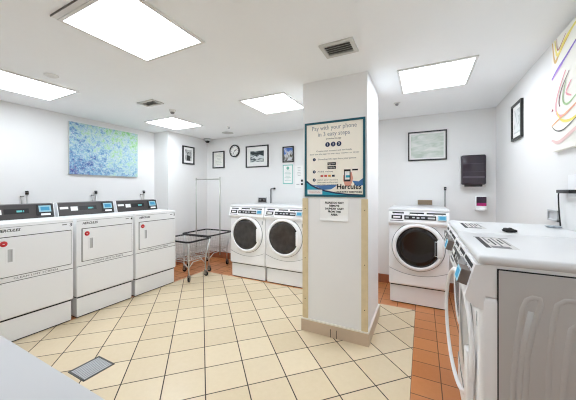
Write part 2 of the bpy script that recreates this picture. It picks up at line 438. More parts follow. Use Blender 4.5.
    if ajar:
        # hinge on the near (right) edge
        a = math.radians(ajar); dobj.rotation_euler = (0, 0, a)
        dobj.location = (DR - DR * math.cos(a), -0.004 - DR * math.sin(a), DZ)
    else:
        dobj.location = (0, rc - 0.002, DZ)
    if clear:
        b = MB(); b.lathe([(.20, .0008), (.235, .0015), (.24, .004), (.20, .004)], M_LGREY, T(0, 0, DZ) @ A, 48)
        b.lathe([(0, .0006), (.20, .0012)], M_LGREY, T(0, 0, DZ) @ A, 48); b.build('drum_opening', t)
    b = MB(); b.box(.285, .30, rc - .0015, rc + .003, .90, .96, M_LGREY); b.box(.288, .297, rc - .002, rc + .003, .92, .95, M_GREY); b.build('warning_sticker', t)
    t.scale = (1, 1, 1 + dz)
    return t
build_washer('front_load_washer', 'white front-loading washer in the back row, beside the laundry carts', (-2.546, 3.54), 0)
build_washer('front_load_washer', 'white front-loading washer in the back row, half hidden by the column', (-1.858, 3.54), 0)
build_washer('front_load_washer', 'single white front-loading washer right of the column with near-black round door', (-0.055, 3.66), 0, dz=.012, glass=M_GLASSB)
build_washer('front_load_washer', 'nearest white washer at right, its shaded side and instruction sheet facing the camera', (0.20, 1.62), -90, 0.66, -0.011, dzc=.022, ajar=5.5, clear=True, lids=True, sidepanel=True)
build_washer('front_load_washer', 'second white washer at right, directly behind the nearest one', (0.205, 2.315), -90, 0.65, -0.011, dzc=.022, recess=0.075, lids=True)

# ------------------------------------------------------------------ dryers
def build_dryer(label, yc, num, badge_show=True):
    t = thing('clothes_dryer', label, 'clothes dryer', (-3.453, yc, 0), 90, 'row of dryers along the left wall')
    W, D = 0.327, 0.72
    b = MB(); b.box(-W + .012, W - .012, .018, D - .03, .014, .228, M_DRY, .004); b.box(-W + .02, W - .02, .035, D - .06, 0, .016, M_BLACK); b.build('pedestal', t)
    b = MB(); b.box(-W, W, 0, D, .243, 1.135, M_DRY, .008, 2); b.box(-W + .015, W - .015, .015, D - .02, .226, .245, M_SEAM)
    b.box(-W + .006, W - .006, -.0008, .004, 1.098, 1.1012, M_SOFTSEAM); b.build('cabinet', t)
    b = MB(); b.box(-W + .004, W - .004, -.006, .01, .255, .583, M_DRY, .003); b.box(-W + .004, W - .004, -.0012, .01, .583, .588, M_SEAM); b.build('lint_panel', t)
    b = MB(); b.box(-.277, .307, -.0012, .005, .633, 1.012, M_SEAM); b.box(-.270, .300, -.012, .005, .640, 1.005, M_DRY, .003); d = b.build('door', t)
    b = MB(); b.box(-.212, -.150, -.0135, -.01, .765, .905, M_WHITE2, .001); b.box(-.200, -.166, -.0142, -.01, .775, .895, M_LGREY, .001); b.box(-.180, -.168, -.0150, -.01, .785, .885, mat('handle_grey', (172, 173, 175), .45)); b.build('door_handle', d)
    b = MB(); b.lathe([(0, .0135), (.026, .0135), (.027, .011)], M_RED, T(-.226, 0, .95) @ RX(90), 20)
    b.box(-.233, -.219, -.0142, -.013, .947, .952, M_PAPER); b.build('red_sticker', d)
    b = MB(); text(b, 'CLEAN LINT SCREEN', .026, M_GINK, T(.015, -.001, .611) @ RX(90), width=.34); b.build('lint_lettering', t)
    b = MB(); text(b, 'HERCULES', .036, M_INK, T(-.19, -.001, 1.068) @ RX(90), width=.16, shear=.25, bold=.0008); b.build('maker_lettering', t)
    b = MB(); text(b, num, .052, M_INK, T(.302, -.001, 1.068) @ RX(90), bold=.0008); b.build('number_lettering', t)
    MB().box(.225, .265, -.001, 0.002, 1.07, 1.08, M_GINK).build('caption_lettering', t)
    # sloping console
    P = [(.412, 1.134), (.412, 1.142), (.455, 1.290), (.55, 1.296), (.70, 1.134)]
    b = MB(); b.prism(P, -W + .006, W - .006, M_DARK, 'x'); con = b.build('console', t)
    b = MB(); Q = [(.406, 1.134), (.406, 1.144), (.450, 1.296), (.555, 1.302), (.71, 1.134)]
    b.prism(Q, -W, -W + .007, M_DRY, 'x'); b.build('end_cap', t)
    b = MB(); b.prism(Q, W - .007, W, M_DRY, 'x'); b.build('end_cap', t)
    p0, p1 = Vector((0, .412, 1.142)), Vector((0, .455, 1.290)); up = (p1 - p0).normalized(); out = Vector((1, 0, 0)).cross(up)
    def FM(s):
        o = p0 + (p1 - p0) * s
        return Matrix(((1, up.x, out.x, o.x), (0, up.y, out.y, o.y), (0, up.z, out.z, o.z), (0, 0, 0, 1)))
    L = (p1 - p0).length
    def fb(mb, x0, x1, s0, s1, m, h): mb.box(x0, x1, 0, (s1 - s0) * L, -.001, h, m, M=FM(s0))
    b = MB(); fb(b, -.10, .10, .34, .70, M_BLACK, .002); sub = b.build('timer_display', con)
    b = MB(); fb(b, .0, .045, .45, .58, M_CYAN, .003); fb(b, .052, .06, .45, .58, M_CYAN, .003); b.build('lit_digits', con)
    b = MB(); fb(b, -.19, -.115, .34, .68, M_PAPER, .002); fb(b, -.30, -.215, .5, .68, M_PAPER, .002); b.build('price_sticker', con)
    b = MB(); fb(b, .165, .305, .10, .92, M_BLACK, .006); r = b.build('card_reader', t)
    b = MB(); fb(b, .185, .295, .38, .86, M_PALEBLUE, .008); fb(b, .20, .28, .48, .76, M_BLUE, .009); fb(b, .20, .285, .12, .26, M_PAPER, .008); b.build('blue_screen', r)
    return t
build_dryer('white dryer numbered 3, leftmost of the row and cut off by the photo edge', 1.216, '3')
build_dryer('white dryer numbered 4, middle one of the row along the left wall', 1.898, '4')
build_dryer('white dryer numbered 5, far one of the row beside the laundry carts', 2.578, '5')

# ------------------------------------------------------------------ laundry carts
def rrect(x0, x1, y0, y1, z, r=.06, n=5):
    p = []
    for cx, cy, a in ((x1 - r, y1 - r, 0), (x0 + r, y1 - r, 90), (x0 + r, y0 + r, 180), (x1 - r, y0 + r, 270)):
        for k in range(n): 
            q = math.radians(a + 90 * k / (n - 1)); p.append((cx + r * math.cos(q), cy + r * math.sin(q), z))
    return p
def build_cart(label, cx, cy, hx, hy, rz, rack):
    t = thing('laundry_cart', label, 'laundry cart', (cx, cy, 0), rz, 'wire laundry carts')
    ZT, ZB = .64, .33
    MB().tube(rrect(-hx, hx, -hy, hy, ZT), .014, M_RUBBER, 8, True).build('bumper_rim', t)
    b = MB(); ix, iy = hx - .018, hy - .018; bx, by = hx - .07, hy - .07
    for k in range(1, 6):
        f = k / 6; z = ZT + (ZB - ZT) * f; b.tube(rrect(-ix + f * .05, ix - f * .05, -iy + f * .05, iy - f * .05, z, .05, 3), .0022, M_CHROME, 5, True)
    b.tube(rrect(-bx, bx, -by, by, ZB, .04, 3), .005, M_CHROME, 6, True)
    n = 9
    for k in range(n):
        f = -1 + 2 * (k + .5) / n
        for sg in (-1, 1):
            b.tube([(f * ix, sg * iy, ZT), (f * bx, sg * by, ZB)], .0022, M_CHROME, 5)
            b.tube([(sg * ix, f * iy, ZT), (sg * bx, f * by, ZB)], .0022, M_CHROME, 5)
        b.tube([(f * bx, -by, ZB), (f * bx, by, ZB)], .0022, M_CHROME, 5); b.tube([(-bx, f * by, ZB), (bx, f * by, ZB)], .0022, M_CHROME, 5)
    b.build('wire_basket', t)
    lx, ly = hx - .075, hy - .075
    for sx in (-1, 1):
        for sy in (-1, 1):
            MB().tube([(sx * (hx - .02), sy * (hy - .02), ZT - .005), (sx * lx, sy * ly, ZB), (sx * lx, sy * ly, .10)], .011, M_CHROME, 8).build('leg', t)
            c = MB(); M = T(sx * lx, sy * ly, 0) @ RZ(random.uniform(0, 180))
            c.lathe([(0, -.013), (.03, -.013), (.036, -.008), (.036, .008), (.03, .013), (0, .013)], M_RUBBER, M @ T(.012, 0, .0365) @ RX(90), 18)
            c.box(-.012, .03, -.02, -.015, .03, .088, M_STEEL, M=M); c.box(-.012, .03, .015, .02, .03, .088, M_STEEL, M=M); c.box(-.015, .03, -.02, .02, .084, .10, M_STEEL, M=M)
            c.build('caster', t)
    # bowed lower stretchers
    b = MB()
    for sy in (-1, 1):
        b.tube([(-lx, sy * ly, .22), (-lx * .5, sy * ly, .30), (lx * .5, sy * ly, .30), (lx, sy * ly, .22)], .007, M_CHROME, 6)
        b.tube([(sy * lx, -ly, .22), (sy * lx, -ly * .5, .30), (sy * lx, ly * .5, .30), (sy * lx, ly, .22)], .007, M_CHROME, 6)
    b.build('stretcher', t)
    if rack:
        px = hx - .035
        for sx in (-1, 1): MB().tube([(sx * px, 0, .24), (sx * px, 0, 1.69)], .011, M_POLE, 8).build('pole', t)
        b = MB(); b.tube([(-px - .012, 0, 1.655), (px + .012, 0, 1.655)], .010, M_POLE, 8); b.build('hanging_bar', t)
        for sx in (-1, 1): pass
    return t
build_cart('wire laundry cart with black rim standing right next to the dryer, no hanging bar', -3.53, 3.185, .33, .255, 0, False)
build_cart('wire laundry cart with tall chrome hanging bar, in the far left corner', -3.66, 3.82, .335, .32, 0, True)

# ------------------------------------------------------------------ pictures on walls
def wall_M(side, a, z):
    """local x right as seen from the room, y up, z out of the wall"""
    if side == 'back': return Matrix(((1, 0, 0, a), (0, 0, -1, YB), (0, 1, 0, z), (0, 0, 0, 1)))
    if side == 'column': return Matrix(((1, 0, 0, a), (0, 0, -1, CY0), (0, 1, 0, z), (0, 0, 0, 1)))
    if side == 'left': return Matrix(((0, 0, 1, XL), (1, 0, 0, a), (0, 1, 0, z), (0, 0, 0, 1)))
    if side == 'corner': return Matrix(((0, 0, 1, XJ), (1, 0, 0, a), (0, 1, 0, z), (0, 0, 0, 1)))
    if side == 'right': return Matrix(((0, 0, -1, XR), (-1, 0, 0, a), (0, 1, 0, z), (0, 0, 0, 1)))
def wthing(name, label, cat, side, a, z, group=None):
    t = thing(name, label, cat, (0, 0, 0), 0, group); t.matrix_world = wall_M(side, a, z); return t
def noise_pic(name, stops, scale, detail=5, dist=1.0, stretch=(1, 1, 1), grad=None):
    m = bpy.data.materials.new(name); m.use_nodes = True; nt = m.node_tree; N = nt.nodes; L = nt.links; b = N['Principled BSDF']
    b.inputs['Roughness'].default_value = .6
    tc = N.new('ShaderNodeTexCoord'); mp = N.new('ShaderNodeMapping'); mp.inputs['Scale'].default_value = stretch
    L.new(tc.outputs['Object'], mp.inputs[0])
    n = N.new('ShaderNodeTexNoise'); n.inputs['Scale'].default_value = scale; n.inputs['Detail'].default_value = detail; n.inputs['Distortion'].default_value = dist
    L.new(mp.outputs[0], n.inputs['Vector'])
    src = n.outputs['Fac']
    if grad:
        sp = N.new('ShaderNodeSeparateXYZ'); L.new(tc.outputs['Object'], sp.inputs[0])
        acc = src
        for k, w in enumerate(grad):
            ml = N.new('ShaderNodeMath'); ml.operation = 'MULTIPLY_ADD'; L.new(sp.outputs[k], ml.inputs[0]); ml.inputs[1].default_value = w; L.new(acc, ml.inputs[2]); acc = ml.outputs[0]
        src = acc
    r = N.new('ShaderNodeValToRGB'); cr = r.color_ramp
    while len(cr.elements) < len(stops): cr.elements.new(.5)
    for e, (p, c) in zip(cr.elements, stops): e.position = p; e.color = lin(c)
    L.new(src, r.inputs[0]); L.new(r.outputs[0], b.inputs['Base Color'])
    return m, N, L, b, r, tc
def framed(label, side, a, z, w, h, border, matw, pic, group='black framed pictures', cat='framed picture', fm=M_BBLACK, extra=None):
    t = wthing('picture_frame', label, cat, side, a, z, group); W, H = w / 2, h / 2; f = border
    b = MB()
    for (x0, x1, y0, y1) in ((-W, W, -H, -H + f), (-W, W, H - f, H), (-W, -W + f, -H + f, H - f), (W - f, W, -H + f, H - f)): b.box(x0, x1, y0, y1, 0, .022, fm)
    b.build('frame', t)
    MB().box(-W + f, W - f, -H + f, H - f, 0, .008, M_MATB).build('mat_board', t)
    p = MB(); p.box(-W + f + matw, W - f - matw, -H + f + matw, H - f - matw, .004, .0095, pic)
    if extra: extra(p, W - f - matw, H - f - matw)
    p.build('picture', t)
    return t
P_PORT = noise_pic('portrait_photo', [(0.3, (60, 60, 60)), (0.5, (190, 190, 188)), (0.7, (232, 232, 230))], 9)[0]
P_LAND = noise_pic('dark_landscape_photo', [(0.3, (20, 28, 30)), (0.48, (52, 66, 68)), (0.55, (150, 160, 160)), (0.66, (222, 226, 226))], 5, 5, 1.2, (1, 2.2, 1))[0]
P_BLUE = noise_pic('sky_and_rocks_photo', [(0.35, (70, 62, 40)), (0.5, (214, 216, 220)), (0.62, (88, 128, 200)), (0.8, (60, 100, 190))], 9, 4, .8, (1, 1, 1), (0, 1.4))[0]
P_CERT = noise_pic('pale_certificate', [(0.4, (226, 228, 218)), (0.6, (238, 238, 232))], 20)[0]
P_SAGE = noise_pic('pale_sage_landscape', [(0.35, (186, 198, 186)), (0.5, (208, 214, 208)), (0.65, (226, 228, 224))], 5, 4, .8, (1, 3, 1))[0]
P_SKETCH = noise_pic('pale_sketch', [(0.42, (196, 200, 200)), (0.5, (228, 230, 230))], 12)[0]
def portrait_fig(p, w, h):
    p.lathe([(0, .0102), (.026, .0102)], M_INK, T(-.005, h * .32, 0), 16)
    p.poly([(-.05, -h, .0103), (.05, -h, .0103), (.035, -.01, .0103), (-.04, 0, .0103)], mat('photo_dark', (50, 50, 50), .6))
    p.lathe([(0, .0105), (.018, .0105)], mat('photo_face', (190, 188, 186), .6), T(-.003, h * .22, 0), 14)
def lines_fig(n):
    def fn(p, w, h):
        for k in range(n):
            y = h * (.7 - 1.4 * k / (n - 1)); q = w * random.uniform(.4, .8)
            p.box(-q, q, y - .004, y + .004, .009, .0102, M_LGREY)
    return fn
def land_fig(p, w, h):
    p.poly([(-w, -.05, .0101), (-w * .3, .02, .0101), (0, -.01, .0101), (w * .4, .03, .0101), (w, .0, .0101), (w, -.05, .0101), (w * .3, -.04, .0101), (0, -.07, .0101), (-w * .4, -.03, .0101)], mat('photo_pale', (206, 212, 212), .6))
    p.poly([(-w, .08, .0101), (-w, .06, .0101), (w * .2, .035, .0101), (w, .09, .0101), (w, h * .7, .0101)], mat('photo_deep', (34, 44, 46), .6))
framed('black framed black-and-white portrait photo on the short left corner wall', 'corner', 3.875, 2.153, .30, .36, .024, .045, P_PORT, extra=portrait_fig)
framed('narrow black framed pale certificate left of the round clock', 'back', -3.90, 2.098, .32, .36, .022, .02, P_CERT, extra=lines_fig(7))
framed('wide black framed dark landscape photo right of the round clock', 'back', -2.918, 2.113, .53, .43, .022, .085, P_LAND, extra=land_fig)
framed('small black framed blue sky photo above the green bordered certificate', 'back', -2.226, 2.112, .23, .295, .02, .006, P_BLUE)
framed('wide black framed pale green landscape above the single washer', 'back', .057, 2.10, .505, .43, .018, .022, P_SAGE)
framed('black framed pale sketch hanging on the right wall', 'right', 3.475, 2.155, .325, .375, .022, .045, P_SKETCH)
# unframed papers
t = wthing('hanging_certificate', 'white certificate with a green border below the blue sky photo', 'certificate', 'back', -2.236, 1.742, None)
MB().box(-.105, .105, -.18, .18, 0, .004, mat('green_border', (120, 190, 180), .7)).build('border', t)
MB().box(-.09, .09, -.163, .163, .001, .0048, M_PAPER).build('sheet', t)
b = MB(); b.lathe([(0, .0052), (.03, .0052)], mat('seal_green', (120, 180, 160), .7), T(0, .115, 0), 14)
for k in range(8): q = random.uniform(.03, .07); b.box(-q, q, .06 - k * .025, .066 - k * .025, .004, .0052, mat('green_ink', (150, 190, 180), .7))
b.build('printed_text', t)
t = wthing('paper_sign', 'plain white paper notice pinned right of the green bordered certificate', 'notice', 'back', -2.00, 1.69)
MB().box(-.085, .085, -.205, .205, 0, .003, M_PAPER).build('sheet', t)
b = MB()
for k in range(6): q = random.uniform(.03, .06); b.box(-q, q * .6, .17 - k * .03, .175 - k * .03, .002, .0036, M_GINK)
b.box(.03, .07, -.09, -.05, .002, .0036, M_INK); b.box(.03, .07, -.15, -.115, .002, .0036, M_INK); b.box(-.06, .0, -.14, -.13, .002, .0036, M_GINK)
b.build('printed_text', t)
# clock
t = wthing('wall_clock', 'round wall clock with black rim and white face', 'clock', 'back', -3.468, 2.258)
MB().lathe([(.105, 0), (.128, .004), (.13, .022), (.118, .030), (.105, .024)], M_BBLACK, T(), 40).build('rim', t)
MB().lathe([(0, .012), (.108, .012)], M_PAPER, T(), 40).build('dial', t)
b = MB()
for k in range(12):
    a = k * math.pi / 6; b.box(-.004, .004, .078, .096, .012, .0135, M_INK, M=RZ(math.degrees(a)))
b.build('hour_marks', t)
for ang, ln, w in ((-60, .055, .005), (150, .08, .0035)): MB().box(-w, w, -.012, ln, .014, .016, M_INK, M=RZ(ang)).build('hand', t)

# big canvas on left wall
m, N, L, bs, ramp, tc = noise_pic('blue_green_daubs', [(0.28, (58, 62, 140)), (0.40, (92, 142, 186)), (0.48, (146, 188, 204)), (0.56, (178, 206, 200)), (0.62, (156, 206, 140)), (0.76, (96, 180, 110))], 15, 12, .5, (1, 1, 1), (.13, .17))
for n_ in N:
    if n_.type == 'TEX_NOISE': n_.inputs['Roughness'].default_value = .72
N0 = N.new('ShaderNodeTexNoise'); N0.inputs['Scale'].default_value = 45; N0.inputs['Detail'].default_value = 6; N0.inputs['Roughness'].default_value = .8; L.new(tc.outputs['Object'], N0.inputs['Vector'])
mpa = N.new('ShaderNodeMapRange'); mpa.inputs[1].default_value = .48; mpa.inputs[2].default_value = .70; L.new(N0.outputs['Fac'], mpa.inputs[0])
mixw = N.new('ShaderNodeMix'); mixw.data_type = 'RGBA'; mixw.inputs[7].default_value = lin((214, 220, 226)); L.new(mpa.outputs[0], mixw.inputs[0]); L.new(ramp.outputs[0], mixw.inputs[6])
mpb = N.new('ShaderNodeMapRange'); mpb.inputs[1].default_value = .42; mpb.inputs[2].default_value = .25; L.new(N0.outputs['Fac'], mpb.inputs[0])
mixe = N.new('ShaderNodeMix'); mixe.data_type = 'RGBA'; mixe.inputs[7].default_value = lin((60, 120, 160)); L.new(mpb.outputs[0], mixe.inputs[0]); L.new(mixw.outputs[2], mixe.inputs[6])
N3 = N.new('ShaderNodeTexNoise'); N3.inputs['Scale'].default_value = 11; N3.inputs['Detail'].default_value = 8; N3.inputs['Roughness'].default_value = .75; L.new(tc.outputs['Object'], N3.inputs['Vector'])
mp3 = N.new('ShaderNodeMapRange'); mp3.inputs[1].default_value = .66; mp3.inputs[2].default_value = .74; L.new(N3.outputs['Fac'], mp3.inputs[0])
mixd = N.new('ShaderNodeMix'); mixd.data_type = 'RGBA'; mixd.inputs[7].default_value = lin((58, 62, 120)); L.new(mp3.outputs[0], mixd.inputs[0]); L.new(mixe.outputs[2], mixd.inputs[6]); L.new(mixd.outputs[2], bs.inputs['Base Color'])
t = wthing('canvas_picture', 'large blue and green daubed abstract canvas above the dryers', 'painting', 'left', 2.522, 2.071)
MB().box(-.521, .521, -.388, .388, .002, .034, mat('canvas_edge', (206, 210, 206), .8)).build('stretcher_canvas', t)
MB().box(-.519, .519, -.386, .386, .033, .0352, m).build('painted_surface', t)
# abstract canvas on right wall (runs out of the photo to the right)
t = wthing('canvas_picture', 'pale canvas with looping pink, yellow and purple strokes on the right wall', 'painting', 'right', 2.18, 2.12)
MB().box(-.415, .415, -.395, .395, .002, .03, mat('pale_canvas', (240, 238, 230), .8, 0, .3, .02, 5)).build('stretcher_canvas', t)
b = MB()
def stroke(pts, w, m, z=.031):
    # flat painted ribbon following smooth points, slightly raised
    P = [Vector((x, y, 0)) for x, y in pts]; Q = []
    for i in range(len(P) - 1):
        p0 = P[max(i - 1, 0)]; p1 = P[i]; p2 = P[i + 1]; p3 = P[min(i + 2, len(P) - 1)]
        for k in range(6):
            s = k / 6; Q.append(.5 * ((2 * p1) + (p2 - p0) * s + (2 * p0 - 5 * p1 + 4 * p2 - p3) * s * s + (3 * p1 - p0 - 3 * p2 + p3) * s ** 3))
    Q.append(P[-1]); vs = []
    for i, p in enumerate(Q):
        tt = (Q[min(i + 1, len(Q) - 1)] - Q[max(i - 1, 0)]).normalized(); n = Vector((-tt.y, tt.x, 0)); ww = .62 * w * (.5 + .5 * math.sin(math.pi * min(max(i / (len(Q) - 1), .08), .92)))
        for q in (p + n * ww, p - n * ww): vs.append((max(-.414, min(.414, q.x)), max(-.394, min(.394, q.y)), z))
    b.raw(vs, [[2 * i, 2 * i + 1, 2 * i + 3, 2 * i + 2] for i in range(len(Q) - 1)], m)
K = lambda n, c: mat(n, c, .6)
stroke([(-.40, .39), (-.36, .24), (-.28, .28), (-.10, .36)], .02, K('ochre_paint', (214, 178, 110)), .0312)
stroke([(-.36, .39), (-.32, .27), (-.20, .33), (0, .38)], .02, K('yellow_paint', (236, 220, 110)), .0314)
stroke([(-.33, .39), (-.31, .30), (-.2, .36)], .008, K('brown_paint', (180, 110, 90)), .0316)
stroke([(-.41, .13), (-.33, .165), (-.22, .20), (-.02, .27)], .016, K('violet_paint', (128, 104, 196)), .0318)
stroke([(-.41, .12), (-.34, .145), (-.24, .18)], .008, K('lilac_paint', (206, 160, 206)), .0320)
stroke([(-.20, .12), (-.31, .0), (-.345, -.09), (-.31, -.15), (-.22, -.17), (-.08, -.14)], .016, K('pink_paint', (232, 160, 170)), .0322)
stroke([(-.15, .10), (-.25, .02), (-.295, -.06), (-.28, -.10)], .009, K('maroon_paint', (110, 44, 66)), .0324)
stroke([(-.33, -.12), (-.25, -.20), (-.10, -.22), (.1, -.16)], .014, K('yellow_paint', (236, 220, 110)), .0326)
stroke([(-.41, -.21), (-.33, -.19), (-.20, -.165), (0, -.12)], .010, K('orange_paint', (232, 176, 130)), .0328)
stroke([(-.40, -.215), (-.33, -.255), (-.22, -.265), (-.05, -.22)], .006, K('black_paint', (50, 46, 50)), .0330)
stroke([(-.41, -.31), (-.30, -.34), (-.15, -.31), (.1, -.24)], .022, K('blush_paint', (232, 200, 196)), .0332)
stroke([(-.19, .05), (-.24, -.05), (-.18, -.11), (-.05, -.08)], .012, K('green_paint', (170, 200, 150)), .0334)
stroke([(-.12, .03), (-.19, -.03), (-.12, -.07)], .012, K('pink_paint', (232, 160, 170)), .0336)
stroke([(-.405, -.105), (-.385, -.09)], .014, K('crimson_paint', (150, 40, 60)), .0338)
stroke([(0, .2), (.2, .0), (.3, -.2)], .02, K('violet_paint', (128, 104, 196)), .0340)
b.build('painted_strokes', t)

# ------------------------------------------------------------------ column sign and note
SW, SH = .305, .375
t = wthing('instruction_sign', 'large framed pay-by-phone instruction sign mounted on the column', 'sign', 'column', -.78, 1.757)
TEAL = K('teal_border', (18, 88, 104)); NAVY = K('navy_print', (26, 44, 84)); SKY = K('bright_teal', (40, 164, 190)); CRM = K('sign_cream', (253, 247, 233))
b = MB(); f = .02
for (x0, x1, y0, y1) in ((-SW, SW, -SH, -SH + f), (-SW, SW, SH - f, SH), (-SW, -SW + f, -SH + f, SH - f), (SW - f, SW, -SH + f, SH - f)): b.box(x0, x1, y0, y1, 0, .014, TEAL)
b.build('frame', t)
MB().box(-SW + f, SW - f, -SH + f, SH - f, 0, .008, CRM).build('panel', t)
def SY(v): return SH - v * 2 * SH       # v: 0 top .. 1 bottom
def SX(u): return -SW + u * 2 * SW
z = .0086
def line(s_, sz, m_, M_, name='lettering_line', **k):
    q = MB(); text(q, s_, sz, m_, M_, **k); q.build(name, t)
line('Pay with your phone', .062, mat('title_ink', (150, 152, 158), .7), T(SX(.5), SY(.085), z), width=.45)
line('in 3 easy steps', .062, mat('title_ink', (150, 152, 158), .7), T(SX(.5), SY(.168), z), width=.32)
line('Download the app', .02, M_INK, T(SX(.5), SY(.232), z), width=.15)
line('Create your account and add funds', .02, M_GINK, T(SX(.5), SY(.39), z), width=.36)
line('then use the app to start any washer or dryer', .02, M_GINK, T(SX(.5), SY(.43), z), width=.50)
line('Download the app from your phone', .022, M_GINK, T(SX(.55), SY(.50), z), width=.38)
line('Add value', .022, M_GINK, T(SX(.36), SY(.665), z), width=.16)
for k, s_ in enumerate(('Select your machine', 'press start on the screen', 'and enjoy your laundry')): line(s_, .02, M_GINK, T(SX(.40), SY(.775 + .032 * k), z), width=.21)
for k in range(3):
    b = MB(); b.lathe([(0, .0088), (.024, .0088)], NAVY, T(SX(.40 + .095 * k), SY(.308), 0), 20); text(b, '123'[k], .034, M_PAPER, T(SX(.40 + .095 * k), SY(.308), .0094)); b.build('step_circle', t)
for k, v in enumerate((.50, .665, .775)):
    b = MB(); b.lathe([(0, .0088), (.016, .0088)], NAVY, T(SX(.17), SY(v), 0), 16); text(b, '123'[k], .022, M_PAPER, T(SX(.17), SY(v), .0094)); b.build('step_circle', t)
for v in (.545, .595):
    b = MB(); b.box(SX(.40), SX(.54), SY(v + .038), SY(v), .008, .0092, M_INK); text(b, 'App Store' if v < .56 else 'Google Play', .018, M_PAPER, T(SX(.47), SY(v + .019), .0096), width=.07); b.build('store_badge', t)
for k, c in enumerate(((190, 70, 60), (200, 60, 50), (210, 150, 60), (40, 44, 60))):
    b = MB(); b.box(SX(.28 + .065 * k), SX(.325 + .065 * k), SY(.735), SY(.71), .008, .0092, K('pay_badge_%d' % c[0], c)); b.build('pay_badge', t)
b = MB(); HAND = K('hand_print', (222, 160, 140))
b.prism([(SX(.69), SY(.86)), (SX(.655), SY(.78)), (SX(.66), SY(.72)), (SX(.79), SY(.68)), (SX(.815), SY(.76)), (SX(.78), SY(.86))], .008, .0088, HAND, 'z')
b.box(SX(.67), SX(.775), SY(.80), SY(.645), .0082, .0094, M_INK); b.box(SX(.685), SX(.76), SY(.775), SY(.67), .009, .0098, M_PAPER); b.box(SX(.80), SX(.89), SY(.662), SY(.642), .008, .0092, M_INK)
b.box(SX(.70), SX(.76), SY(.75), SY(.72), .0095, .0102, SKY)
b.build('phone_picture', t)
b = MB()
cv = [(.033, .80), (.10, .845), (.20, .885), (.35, .925), (.55, .955), (.75, .968), (.967, .972)]
b.prism([(SX(u), SY(v)) for u, v in cv] + [(SX(.967), SY(.974)), (SX(.033), SY(.974))], .008, .0090, SKY, 'z')
up = [(SX(u), SY(v) + .016 * (1 - .7 * u)) for u, v in cv]; dn = [(SX(u), SY(v) - .004) for u, v in cv][::-1]
b.prism(up + dn, .0085, .0093, NAVY, 'z')
b.prism([(SX(.14), SY(.842)), (SX(.30), SY(.848)), (SX(.50), SY(.838)), (SX(.56), SY(.85)), (SX(.46), SY(.90)), (SX(.34), SY(.908)), (SX(.22), SY(.87))], .008, .0087, K('wave_blue', (70, 120, 176)), 'z')
b.prism([(SX(.80), SY(.79)), (SX(.90), SY(.80)), (SX(.967), SY(.76)), (SX(.967), SY(.85)), (SX(.86), SY(.86))], .008, .0086, K('wave_blue', (70, 120, 176)), 'z')
b.box(SX(.05), SX(.31), SY(.968), SY(.905), .009, .0099, M_PAPER); text(b, 'Questions? Call us', .016, M_RED, T(SX(.18), SY(.937), .0102), width=.12)
b.build('wave_band', t)
line('Hercules', .07, M_INK, T(SX(.745), SY(.868), .0096), 'company_lettering', width=.235, bold=.0014, shear=.1)
line('LAUNDRY SERVICES', .02, M_INK, T(SX(.735), SY(.935), .0096), width=.26, bold=.0006)
t = wthing('paper_sign', 'white paper notice about laundry carts taped below the large column sign', 'notice', 'column', -.776, 1.253)
MB().prism([(0, .105), (.003, .105), (.003, -.05), (.008, -.085), (.016, -.105), (.014, -.105), (.006, -.085), (0, -.05)], -.142, .142, mat('bright_paper', (254, 254, 252), .8), 'x', M=Matrix(((1, 0, 0, 0), (0, 0, 1, 0), (0, 1, 0, 0), (0, 0, 0, 1)))).build('sheet', t)
for k, s_ in enumerate(('PLEASE DO NOT', 'REMOVE', 'LAUNDRY CART', 'FROM THIS', 'AREA.')): line(s_, .026, M_INK, T(.002, .070 - k * .029, .0034 if k < 4 else .0044), bold=.0012, width=(.19, .10, .19, .13, .07)[k])

# ------------------------------------------------------------------ dispensers and fixtures
t = wthing('paper_towel_dispenser', 'smoked dark plastic paper towel dispenser high on the right end of the back wall', 'towel dispenser', 'back', .605, 1.71)
MB().box(-.148, .148, -.225, .215, 0, .08, mat('dispenser_back', (214, 212, 212), .4), .012).build('back_plate', t)
b = MB(); b.box(-.14, .14, -.19, .21, .06, .14, mat('smoked_cover', (54, 46, 56), .12, 0, .6), .025, 4); cv_ = b.build('smoked_cover', t)
b = MB()
for z_ in (-.02, .09): b.box(-.12, .12, z_, z_ + .004, .139, .1415, mat('smoke_ridge', (88, 80, 92), .2))
b.box(-.12, .12, -.10, -.075, .139, .1415, mat('smoke_ridge', (88, 80, 92), .2)); b.build('cover_ridge', cv_)
MB().box(-.10, .10, -.215, .185 * -1, .06, .12, M_BLACK, .006).build('towel_slot', t)
t = wthing('soap_dispenser', 'small white soap dispenser with magenta window below the towel dispenser', 'soap dispenser', 'back', .700, 1.272)
MB().box(-.063, .063, -.095, .095, 0, .08, M_WHITE, .012, 3).build('body', t)
MB().box(-.055, .055, .005, .088, .078, .084, mat('soap_smoke', (58, 40, 58), .15), .002).build('dark_window', t)
MB().box(-.055, .055, -.035, .005, .078, .0845, mat('magenta_window', (176, 36, 110), .2), .002).build('magenta_window', t)
MB().box(-.03, .03, -.10, -.06, .06, .10, M_WHITE, .008).build('push_bar', t)
def supply(side, a, z, w, h, m, label, valves=True):
    t = wthing('water_outlet_box', label, 'outlet box', side, a, z)
    b = MB(); f = .012
    b.box(-w, w, -h, h, 0, .004, m)
    for (x0, x1, y0, y1) in ((-w, w, -h, -h + f), (-w, w, h - f, h), (-w, -w + f, -h, h), (w - f, w, -h, h)): b.box(x0, x1, y0, y1, 0, .014, M_LGREY if valves else m)
    b.build('box', t)
    b = MB()
    for x in ((-.045, .04) if valves else ()):
        b.lathe([(0, .02), (.018, .02), (.02, .0), ], M_STEEL, T(x, 0, .004), 12); b.box(x - .025, x + .025, -.006, .006, .02, .03, M_BLACK)
    if valves: b.build('valve', t)
supply('back', -2.795, 1.255, .10, .05, M_DARK, 'dark recessed water outlet box on the back wall above the pair of washers')
